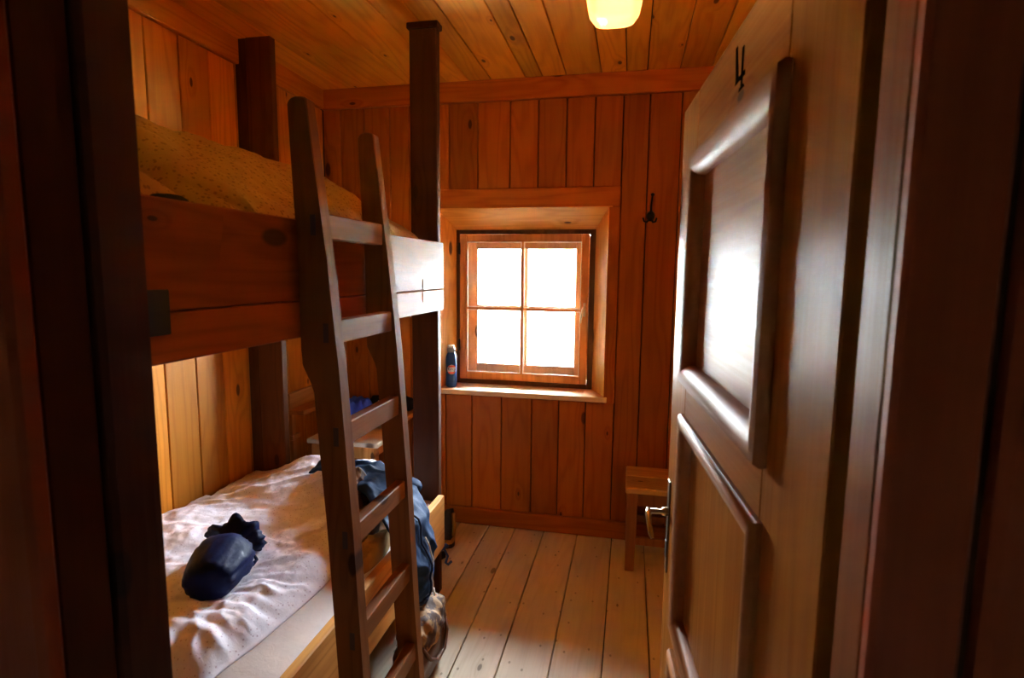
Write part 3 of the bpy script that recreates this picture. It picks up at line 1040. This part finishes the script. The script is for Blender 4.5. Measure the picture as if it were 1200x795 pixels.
def crumple(name, c, sx, sy, h, mat, label, cat, seed=0.0, rot=0.0, freq=9.0, n=44, base=None, edge=0.3):
    R = Matrix.Rotation(rot, 3, 'Z')

    def f(u, v):
        a, b = 2 * u - 1, 2 * v - 1
        k = 1 + 0.22 * noise.noise(Vector((a * 1.3 + seed, b * 1.3, seed)))
        # rounded-square outline
        m_ = max(abs(a), abs(b)) or 1e-6
        l_ = math.hypot(a, b) or 1e-6
        q = m_ / l_ * 0.55 + 0.45
        p = R @ Vector((a * sx * q * k, b * sy * q * k, 0))
        e = 1 - max(0.0, (m_ - (1 - edge)) / edge) ** 2
        x, y = p.x + c[0], p.y + c[1]
        z = h * e * (0.35 + 0.45 * (0.5 + 0.5 * ridge(x, y, seed, freq)) + 0.35 * (0.5 + 0.5 * ridge(x + 3, y, seed, freq * 2.3)))
        g = base(x, y) if base else c[2]
        return Vector((x, y, g + 0.0015 + max(0.001, z)))
    o = sheet(name, f, n, n, mat, None, 0.0)
    bm = bmesh.new()
    bm.from_mesh(o.data)
    bnd = [e for e in bm.edges if e.is_boundary]
    ext = bmesh.ops.extrude_edge_only(bm, edges=bnd)
    for g in ext['geom']:
        if isinstance(g, bmesh.types.BMVert):
            g.co.z -= 0.003
    bmesh.ops.holes_fill(bm, edges=[e for e in bm.edges if e.is_boundary], sides=0)
    bm.to_mesh(o.data)
    bm.free()
    return tag(o, label, cat)


# navy stuff sack
def stuff_sack():
    t = thing('stuff_sack', 'navy drawstring stuff sack lying on the lower duvet', 'bag')
    a = Vector((-1.19, 1.335, 0.0))
    b = Vector((-1.285, 1.585, 0.0))
    a.z = duvet_top(a.x, a.y) + 0.050
    b.z = duvet_top(b.x, b.y) + 0.055
    ax = (b - a).normalized()
    sd = Vector((0, 0, 1)).cross(ax).normalized()
    upv = ax.cross(sd)
    bm = bmesh.new()
    rings = []
    prof = [(0.0, 0.012), (0.0, 0.040), (0.008, 0.053), (0.03, 0.060), (0.08, 0.066), (0.13, 0.072), (0.17, 0.073), (0.20, 0.067), (0.23, 0.052), (0.25, 0.038), (0.262, 0.030), (0.275, 0.040), (0.295, 0.062), (0.315, 0.076), (0.318, 0.066), (0.30, 0.045), (0.28, 0.022), (0.275, 0.010)]
    seg = 56
    for s, r in prof:
        ring = []
        for k in range(seg):
            th = k * 2 * math.pi / seg
            ruff = max(0.0, (s - 0.20) / 0.10)
            rr = r * (1 + 0.15 * ridge(math.cos(th) * 1.2, math.sin(th) * 1.2, s * 9, 2.4) + 0.06 * ridge(math.cos(th) * 1.2, math.sin(th) * 1.2, s * 22, 5.0) + 0.30 * min(1, ruff) * noise.noise(Vector((math.cos(th) * 2.2, math.sin(th) * 2.2, s * 12))) + 0.16 * min(1, ruff) * noise.noise(Vector((math.cos(th) * 6, math.sin(th) * 6, s * 30))) + 0.03 * noise.noise(Vector((math.cos(th) * 5, math.sin(th) * 5, s * 40))))
            p = a + ax * (0.88 * s + 0.010 * math.sin(th * 5) * min(1, ruff)) + sd * (math.cos(th) * rr * 1.12) + upv * (math.sin(th) * rr * 0.92)
            ring.append(bm.verts.new(p))
        rings.append(ring)
    for A, B in zip(rings, rings[1:]):
        for k in range(seg):
            bm.faces.new((A[k], A[(k + 1) % seg], B[(k + 1) % seg], B[k]))
    bm.faces.new(rings[0][::-1])
    bm.faces.new(rings[-1])
    from_bm('sack', bm, 'navy', t, True)
    n = a + ax * 0.232
    pth = [n + sd * (math.cos(k * 2 * math.pi / 16) * 0.042) + upv * (math.sin(k * 2 * math.pi / 16) * 0.036) for k in range(17)]
    tube('drawstring', pth, 0.0035, 'jacket_dark', t, 6)
    e = n - sd * 0.04
    zt = duvet_top(e.x + 0.05, e.y) + 0.012
    tube('cord_end', [n - sd * 0.042, e + Vector((0.025, -0.005, -0.01)), Vector((e.x + 0.05, e.y - 0.01, zt)), Vector((e.x + 0.055, e.y - 0.04, zt - 0.002))], [0.004, 0.004, 0.006, 0.006], 'navy', t, 6)


stuff_sack()


# ------------------------------------------------------------------ blue jacket hanging over the lower rail
def jacket():
    t = thing('jacket', 'blue zipped jacket draped over the lower bunk rail', 'jacket')
    # centre line of the drape: (x, z, y_near, y_far)
    P = [(-1.30, 0.640, 2.06, 2.20), (-1.18, 0.665, 2.00, 2.20), (-1.05, 0.650, 1.94, 2.19), (-0.95, 0.630, 1.87, 2.16), (-0.87, 0.600, 1.81, 2.11),
         (-0.805, 0.555, 1.77, 2.06), (-0.762, 0.48, 1.76, 2.025), (-0.742, 0.39, 1.76, 2.00), (-0.742, 0.30, 1.77, 1.985), (-0.750, 0.225, 1.78, 1.975)]

    def at(s):
        f = s * (len(P) - 1)
        i = min(int(f), len(P) - 2)
        w = f - i
        q = [P[max(i - 1, 0)], P[i], P[i + 1], P[min(i + 2, len(P) - 1)]]
        return [0.5 * (2 * q[1][k] + (q[2][k] - q[0][k]) * w + (2 * q[0][k] - 5 * q[1][k] + 4 * q[2][k] - q[3][k]) * w * w + (3 * q[1][k] - q[0][k] - 3 * q[2][k] + q[3][k]) * w ** 3) for k in range(4)]

    def fn(u, v):
        x, z, y0, y1 = at(u)
        x2, z2, _, _ = at(min(1, u + 0.01))
        x1, z1, _, _ = at(max(0, u - 0.01))
        tx, tz = x2 - x1, z2 - z1
        L = math.hypot(tx, tz) or 1
        nx, nzv = -tz / L, tx / L
        if nx < 0 and u > 0.5:
            nx, nzv = -nx, -nzv
        y = y0 + (y1 - y0) * v
        bul = 0.030 * math.sin(math.pi * min(1, max(0, v))) ** 0.5
        fold = 0.024 * ridge(y * 5.5 + 0.3 * nz(x, y, z, 6), u * 1.1, 2.0, 1.6) + 0.018 * ridge(y * 2.0, u * 5.0, 6.0, 2.0) + 0.006 * nz(x * 20, y * 20, z * 20, 1)
        k = bul + fold - 0.012
        k = max(k, -0.012)
        return Vector((x + nx * k, y + 0.012 * math.sin(u * 14) * (v - 0.5), z + nzv * k + 0.08 * (1 - v) * sstep(0.7, 1.0, u)))
    sheet('shell', fn, 90, 44, 'jacket', t, 0.010)

    def on(u, v, d):
        p = fn(u, v)
        q = fn(min(1, u + 0.01), v) - fn(max(0, u - 0.01), v)
        w = fn(u, min(1, v + 0.01)) - fn(u, max(0, v - 0.01))
        n = q.cross(w).normalized()
        if n.x < 0 and u > 0.4:
            n = -n
        if u <= 0.4 and n.z < 0:
            n = -n
        return p + n * d
    tube('seam', [on(0.42 + 0.55 * i / 24, 0.36 + 0.10 * math.sin(i / 24 * 3.0), 0.006) for i in range(25)], 0.004, 'jacket_dark', t, 6)
    tube('zip', [on(0.66 + 0.30 * i / 16, 0.58 - 0.06 * i / 16, 0.006) for i in range(17)], 0.0035, 'grey_cloth', t, 6)
    z0 = on(0.90, 0.535, 0.009)
    tube('zip_pull', [z0, z0 + Vector((0.004, 0, -0.03))], 0.004, 'capw', t, 6)
    # hem band
    tube('hem', [on(0.985, 0.04 + 0.92 * i / 14, 0.003) for i in range(15)], 0.007, 'jacket_dark', t, 6)
    # collar / second layer lying at the back
    o = blob('sleeve', (-0.97, 2.15, 0.60), (0.13, 0.06, 0.04), 'jacket', t, 0.18, 9, 4, 0.9, 0.475, 0.10, -0.25)
    return t


jacket()
crumple('garment', (-0.99, 1.93, 0.467), 0.085, 0.14, 0.13, 'patched', 'crumpled tan and brown garment bunched under the blue jacket', 'clothing', 2.0, 0.2, 9.0, 56, lambda x, y: max(0.463, duvet_top(min(x, BX1 - 0.001), y) - 0.004) if x < BX1 else 0.463)
crumple('cloth', (-0.888, 1.80, 0.463), 0.040, 0.13, 0.055, 'tan', 'flat brown cloth beside the rail in front of the blue jacket', 'cloth', 5.0, 0.05, 14.0)


# ------------------------------------------------------------------ brown bag on the floor
def brown_bag():
    t = thing('bag', 'slumped brown leather bag standing on floor against lower bunk', 'bag', (-0.725, 1.84, 0))
    bm = bmesh.new()
    bmesh.ops.create_icosphere(bm, subdivisions=5, radius=1.0)
    for v in bm.verts:
        d = v.co.normalized()
        d = Vector((math.copysign(abs(d.x) ** 0.7, d.x), math.copysign(abs(d.y) ** 0.6, d.y), math.copysign(abs(d.z) ** 0.65, d.z)))
        tap = 1 - 0.25 * max(0, d.z)
        p = Vector((d.x * 0.062 * tap, d.y * 0.165 * (1 - 0.12 * max(0, d.z)), 0.095 + d.z * 0.095))
        k = 0.012 * nz(p.x, p.y, p.z, 12, 3) + 0.010 * ridge(p.x, p.y, p.z, 9)
        p += Vector((d.x, d.y, d.z * 0.4)) * k
        p.z = max(0.001, p.z)
        v.co = p
    from_bm('body', bm, 'leather', t, True)
    o = blob('flap', (0.004, 0.03, 0.175), (0.060, 0.135, 0.058), 'patched', t, 0.22, 10, 5, 0.8, 0.10, 0.16)
    o['label'] = 'crumpled tan patched mouth of bag'
    tube('strap', [(0.05, -0.10, 0.17), (0.072, -0.08, 0.12), (0.076, -0.02, 0.075), (0.076, 0.06, 0.07), (0.070, 0.11, 0.11), (0.05, 0.13, 0.165)], 0.007, 'leather', t, 6)


brown_bag()


# ------------------------------------------------------------------ boot and sandal by the post
def boot():
    t = thing('hiking_boot', 'dark hiking boot with mustard rand on floor behind bunk post', 'boot', (-0.975, 2.80, 0))
    # local: toe to -x side, heel towards +x... seen from its side
    secs = [(-0.15, 0.030, 0.055), (-0.12, 0.042, 0.085), (-0.06, 0.046, 0.10), (-0.01, 0.042, 0.15), (0.03, 0.040, 0.205), (0.065, 0.036, 0.215)]
    bm = bmesh.new()
    rings = []
    for x, w, h in secs:
        ring = []
        for k in range(16):
            a = k * 2 * math.pi / 16
            y = math.copysign(abs(math.cos(a)) ** 0.7, math.cos(a)) * w
            z = 0.022 + (h - 0.022) * (0.5 + 0.5 * math.copysign(abs(math.sin(a)) ** 0.7, math.sin(a)))
            ring.append(bm.verts.new((x, y, z)))
        rings.append(ring)
    for A, B in zip(rings, rings[1:]):
        for k in range(16):
            bm.faces.new((A[k], A[(k + 1) % 16], B[(k + 1) % 16], B[k]))
    bm.faces.new(rings[0][::-1])
    bm.faces.new(rings[-1])
    from_bm('upper', bm, 'suede', t, True)
    out = [(-0.165, 0), (-0.15, 0.033), (-0.10, 0.047), (-0.02, 0.045), (0.05, 0.041), (0.073, 0.025), (0.078, 0), (0.073, -0.025), (0.05, -0.041), (-0.02, -0.045), (-0.10, -0.047), (-0.15, -0.033)]
    prism('sole', out, 'Z', 0.0, 0.024, 'rubber', t, 0.003)
    prism('rand', [(x * 1.0, y * 1.03) for x, y in out], 'Z', 0.0235, 0.048, 'yellow', t, 0.003)
    tube('heel_tab', [(0.072, 0.0, 0.06), (0.076, 0.0, 0.12), (0.072, 0.0, 0.19)], [0.010, 0.012, 0.010], 'yellow', t, 8)
    for k in range(4):
        x = -0.075 + 0.025 * k
        z = 0.104 + 0.022 * k
        tube('lace', [(x, -0.035, z - 0.012), (x, 0, z + 0.006), (x, 0.035, z - 0.012)], 0.004, 'black_cloth', t, 6)


boot()
sd = thing('sandal', 'blue strapped sandal on floor beside foot of bunk post', 'sandal', (-0.965, 2.67, 0))
so = [(-0.15, 0.0), (-0.13, 0.035), (-0.06, 0.045), (0.03, 0.034), (0.08, 0.030), (0.092, 0.0), (0.08, -0.030), (0.03, -0.034), (-0.06, -0.042), (-0.13, -0.03)]
prism('sole', [(x - 0.03, y) for x, y in so], 'Z', 0.0, 0.020, 'rubber', sd, 0.003)
tube('strap', [(0.01, -0.03, 0.018), (0.015, -0.02, 0.055), (0.015, 0.02, 0.055), (0.01, 0.03, 0.018)], 0.007, 'strap_blue', sd, 6)
tube('strap', [(0.02, 0.028, 0.018), (0.055, 0.022, 0.062), (0.075, 0.0, 0.068), (0.055, -0.022, 0.062), (0.02, -0.028, 0.018)], 0.007, 'strap_blue', sd, 6)
tube('strap_end', [(0.06, -0.02, 0.06), (0.085, -0.035, 0.03), (0.082, -0.06, 0.007), (0.10, -0.075, 0.008), (0.112, -0.055, 0.016)], 0.007, 'strap_blue', sd, 6)


# ------------------------------------------------------------------ stool on the right by the back wall
def stool():
    t = thing('stool', 'low worn wooden stool against back wall behind open door', 'stool', (0.19, 2.915, 0.036))
    bm = bmesh.new()
    bm_box(bm, (-0.18, -0.168, 0.372), (0.18, 0.01, 0.402), 0.006)
    from_bm('seat', bm, 'stoolX', t)
    bm = bmesh.new()
    bm_box(bm, (-0.18, 0.012, 0.372), (0.18, 0.168, 0.402), 0.006)
    from_bm('seat', bm, 'stoolX', t)
    for sx in (-1, 1):
        for sy in (-1, 1):
            bm = bmesh.new()
            w = 0.028
            top = [(sx * 0.145 + a * w, sy * 0.135 + b * w, 0.372) for a, b in ((-1, -1), (1, -1), (1, 1), (-1, 1))]
            bot = [(sx * 0.148 + a * w * 0.8, sy * 0.142 + b * w * 0.8, -0.036) for a, b in ((-1, -1), (1, -1), (1, 1), (-1, 1))]
            v0 = [bm.verts.new(p) for p in bot]
            v1 = [bm.verts.new(p) for p in top]
            bm.faces.new(v0[::-1])
            bm.faces.new(v1)
            for i in range(4):
                bm.faces.new((v0[i], v0[(i + 1) % 4], v1[(i + 1) % 4], v1[i]))
            bmesh.ops.bevel(bm, geom=bm.edges[:], offset=0.003, segments=1, affect='EDGES')
            from_bm('leg', bm, 'stoolZ', t)
    for sy in (-1, 1):
        box('apron', (-0.118, sy * 0.135 - 0.012, 0.305), (0.118, sy * 0.135 + 0.012, 0.371), 'stoolZ', t, 0.002)
        box('stretcher', (-0.122, sy * 0.139 - 0.011, 0.10), (0.122, sy * 0.139 + 0.011, 0.138), 'stoolZ', t, 0.002)
    for sx in (-1, 1):
        box('apron', (sx * 0.145 - 0.012, -0.107, 0.305), (sx * 0.145 + 0.012, 0.107, 0.371), 'stoolZ', t, 0.002)


stool()


# ------------------------------------------------------------------ corner at the bed's foot: table, shelf and things on it
def table():
    t = thing('side_table', 'small pale topped wooden table under the corner shelf', 'table', (-1.44, 2.752, 0.047))
    box('top', (-0.20, -0.165, 0.545), (0.20, 0.165, 0.570), 'tableX', t, 0.004)
    for sx in (-1, 1):
        for sy in (-1, 1):
            box('leg', (sx * 0.148 - 0.030, sy * 0.128 - 0.030, -0.047), (sx * 0.148 + 0.030, sy * 0.128 + 0.030, 0.5445), 'tableZ', t, 0.004)
    for sy in (-1, 1):
        box('apron', (-0.117, sy * 0.128 - 0.011, 0.475), (0.117, sy * 0.128 + 0.011, 0.544), 'tableZ', t, 0.002)
    for sx in (-1, 1):
        box('apron', (sx * 0.148 - 0.011, -0.097, 0.475), (sx * 0.148 + 0.011, 0.097, 0.544), 'tableZ', t, 0.002)


table()
sh = thing('corner_shelf', 'pine corner shelf with upstand fixed to walls past the bed foot', 'shelf', (XL, D, 0))


def shbox(name, lo, hi, mat, bev=0.003):
    o = box(name, lo, hi, mat, sh, bev)
    o.location = Vector(lo) - sh.location
    return o


shbox('shelf_board', (XL + 0.102, 2.80, 0.650), (-1.215, D - 0.0005, 0.678), 'shelfX')
shbox('shelf_board', (XL + 0.0005, 2.645, 0.722), (XL + 0.10, D - 0.0005, 0.748), 'shelfY')
shbox('upstand', (XL + 0.0005, 2.645, 0.7485), (XL + 0.020, D - 0.0005, 0.836), 'shelfY')
shbox('upstand', (XL + 0.102, D - 0.018, 0.6785), (-1.215, D - 0.0005, 0.70), 'shelfX')
shbox('front_lip', (XL + 0.102, 2.795, 0.678), (-1.60, 2.812, 0.742), 'shelfX')
shbox('batten', (XL + 0.0005, 2.66, 0.575), (XL + 0.022, 2.735, 0.600), 'shelfY')
shbox('batten', (XL + 0.0005, 2.66, 0.0), (XL + 0.022, 2.695, 0.574), 'tableZ')
shbox('batten', (XL + 0.0005, 2.66, 0.601), (XL + 0.022, 2.695, 0.721), 'tableZ')
crumple('cloth', (-1.50, 2.90, 0.6785), 0.085, 0.085, 0.085, 'blue_cloth', 'bunched bright blue cloth on the corner shelf', 'cloth', 7.0, 0.3, 12.0)
crumple('cloth', (-1.33, 2.925, 0.6785), 0.075, 0.10, 0.075, 'grey_cloth', 'bundled pale grey cloth at right end of corner shelf', 'cloth', 11.0, 0.1, 10.0)
o = blob('pouch', (-1.29, 3.052, 0.718), (0.066, 0.026, 0.045), 'black_cloth', None, 0.15, 18, 4, 0.7, 0.6785)
tag(o, 'small black case behind bundled grey cloth on shelf', 'case')
o = blob('pouch', (-1.455, 3.045, 0.716), (0.055, 0.030, 0.045), 'black_cloth', None, 0.2, 16, 4, 0.8, 0.6785)
tag(o, 'small black case behind bright blue cloth on shelf', 'case')


# ------------------------------------------------------------------ bottle on the sill
def bottle():
    bx, by = -1.027, 3.150
    t = thing('bottle', 'blue metal bottle with round red and white badge on window sill', 'bottle', (bx, by, OZ0 + 0.0005))
    lathe('body', [(0.026, 0.0), (0.0305, 0.004), (0.0325, 0.012), (0.0325, 0.165), (0.031, 0.182), (0.024, 0.202), (0.021, 0.208)], 'bottle', t, 32)
    lathe('cap', [(0.021, 0.2085), (0.0245, 0.210), (0.0245, 0.232), (0.022, 0.235)], 'cap', t, 24)
    lathe('cap_top', [(0.020, 0.2355), (0.021, 0.238), (0.021, 0.246), (0.016, 0.252)], 'capw', t, 24)
    # badge wrapped round the side that faces the doorway
    ca = math.atan2(-by, -bx) + 0.10
    R, rr = 0.0331, 0.029
    bm = bmesh.new()
    N = 16
    c0 = bm.verts.new((R * math.cos(ca), R * math.sin(ca), 0))
    prev = None
    for q in (0.5, 1.0):
        ring = []
        for k in range(N):
            a = k * 2 * math.pi / N
            th = ca + q * rr * math.cos(a) / R
            ring.append(bm.verts.new((R * math.cos(th), R * math.sin(th), q * rr * math.sin(a))))
        for k in range(N):
            if prev is None:
                bm.faces.new((c0, ring[k], ring[(k + 1) % N]))
            else:
                bm.faces.new((prev[k], ring[k], ring[(k + 1) % N], prev[(k + 1) % N]))
        prev = ring
    o = from_bm('badge', bm, 'badge', t, True, (0, 0, 0.108))
    # carrying loop
    tube('loop', [(0.022, -0.012, 0.222), (0.035, -0.014, 0.215), (0.040, -0.013, 0.19), (0.037, -0.012, 0.15)], 0.0028, 'rubber', t, 6)


bottle()

# ------------------------------------------------------------------ coat hook
hk = thing('coat_hook', 'black iron coat hook screwed to the back wall right of window', 'hook', (0.09, D, 1.80))
bm = bmesh.new()
bmesh.ops.create_cone(bm, segments=20, radius1=0.022, radius2=0.018, depth=0.010, cap_ends=True)
for v in bm.verts:
    v.co = Vector((v.co.x, -0.0052 - v.co.z, v.co.y * 1.3))
from_bm('back_plate', bm, 'iron', hk)
tube('upper_prong', [(0, -0.010, 0.012), (0, -0.022, 0.05), (0.002, -0.045, 0.075), (0.004, -0.062, 0.098)], [0.006, 0.0055, 0.005, 0.005], 'iron', hk)
blob('knob', (0.004, -0.064, 0.102), (0.010, 0.010, 0.009), 'iron', hk, 0, 1, 2)
tube('lower_prong', [(-0.004, -0.010, -0.012), (-0.020, -0.03, -0.035), (-0.034, -0.042, -0.03), (-0.040, -0.044, -0.012)], [0.006, 0.0055, 0.005, 0.005], 'iron', hk)
tube('lower_prong', [(0.004, -0.010, -0.012), (0.012, -0.03, -0.035), (0.024, -0.042, -0.033), (0.030, -0.044, -0.014)], [0.006, 0.0055, 0.005, 0.005], 'iron', hk)


# ------------------------------------------------------------------ ceiling lamp
def lamp():
    t = thing('ceiling_lamp', 'lit amber glass lamp under the pine ceiling', 'lamp', (-0.078, 1.83, ZC))
    lathe('ceiling_plate', [(0.075, -0.022), (0.080, -0.018), (0.080, 0.0), (0.07, 0.0)], 'cream', t, 32)
    bm = bmesh.new()
    seg = 48
    rings = []
    prof = [(0.060, -0.0225), (0.072, -0.04), (0.080, -0.07), (0.085, -0.12), (0.086, -0.17), (0.083, -0.215), (0.076, -0.248), (0.062, -0.268), (0.040, -0.276), (0.015, -0.278)]
    for r, z in prof:
        ring = []
        for k in range(seg):
            a = k * 2 * math.pi / seg
            e = 0.62 if z < -0.03 else 0.9
            ring.append(bm.verts.new((math.copysign(abs(math.cos(a)) ** e, math.cos(a)) * r, math.copysign(abs(math.sin(a)) ** e, math.sin(a)) * r, z)))
        rings.append(ring)
    for A, B in zip(rings, rings[1:]):
        for k in range(seg):
            bm.faces.new((A[k], A[(k + 1) % seg], B[(k + 1) % seg], B[k]))
    bm.faces.new(rings[-1])
    bm.faces.new(rings[0][::-1])
    from_bm('glass_shade', bm, 'lamp', t, True)
    ld = bpy.data.lights.new('bulb', 'POINT')
    ld.energy = BULB
    ld.color = (1.0, 0.60, 0.20)
    ld.shadow_soft_size = 0.035
    lo = link('bulb', ld, None, t, (0, 0, -0.15))


lamp()


# ------------------------------------------------------------------ slope outside the window
def slope(u, v):
    x = -40 + 80 * u
    y = 3.47 + 70 * v
    return Vector((x, y, -0.5 + 0.10 * max(0, y - 8) * (0.8 + 0.2 * math.sin(x * 0.1)) + 0.15 * nz(x, y, 0, 0.12, 3)))


o = sheet('ground', slope, 60, 60, 'meadow')
struct(o, 'bright slope outside the window')

# ------------------------------------------------------------------ added fill light, unseen behind the camera, to lift the door casings
cl = thing('corridor_fill', 'added dim round fill light in the corridor, out of view', 'lamp', (-0.3, -0.75, 2.35))
lathe('glass_shade', [(0.03, -0.10), (0.08, -0.075), (0.10, -0.03), (0.08, 0.0)], 'corridor_fill_glow', cl, 24)  # glowing body of the added fill light
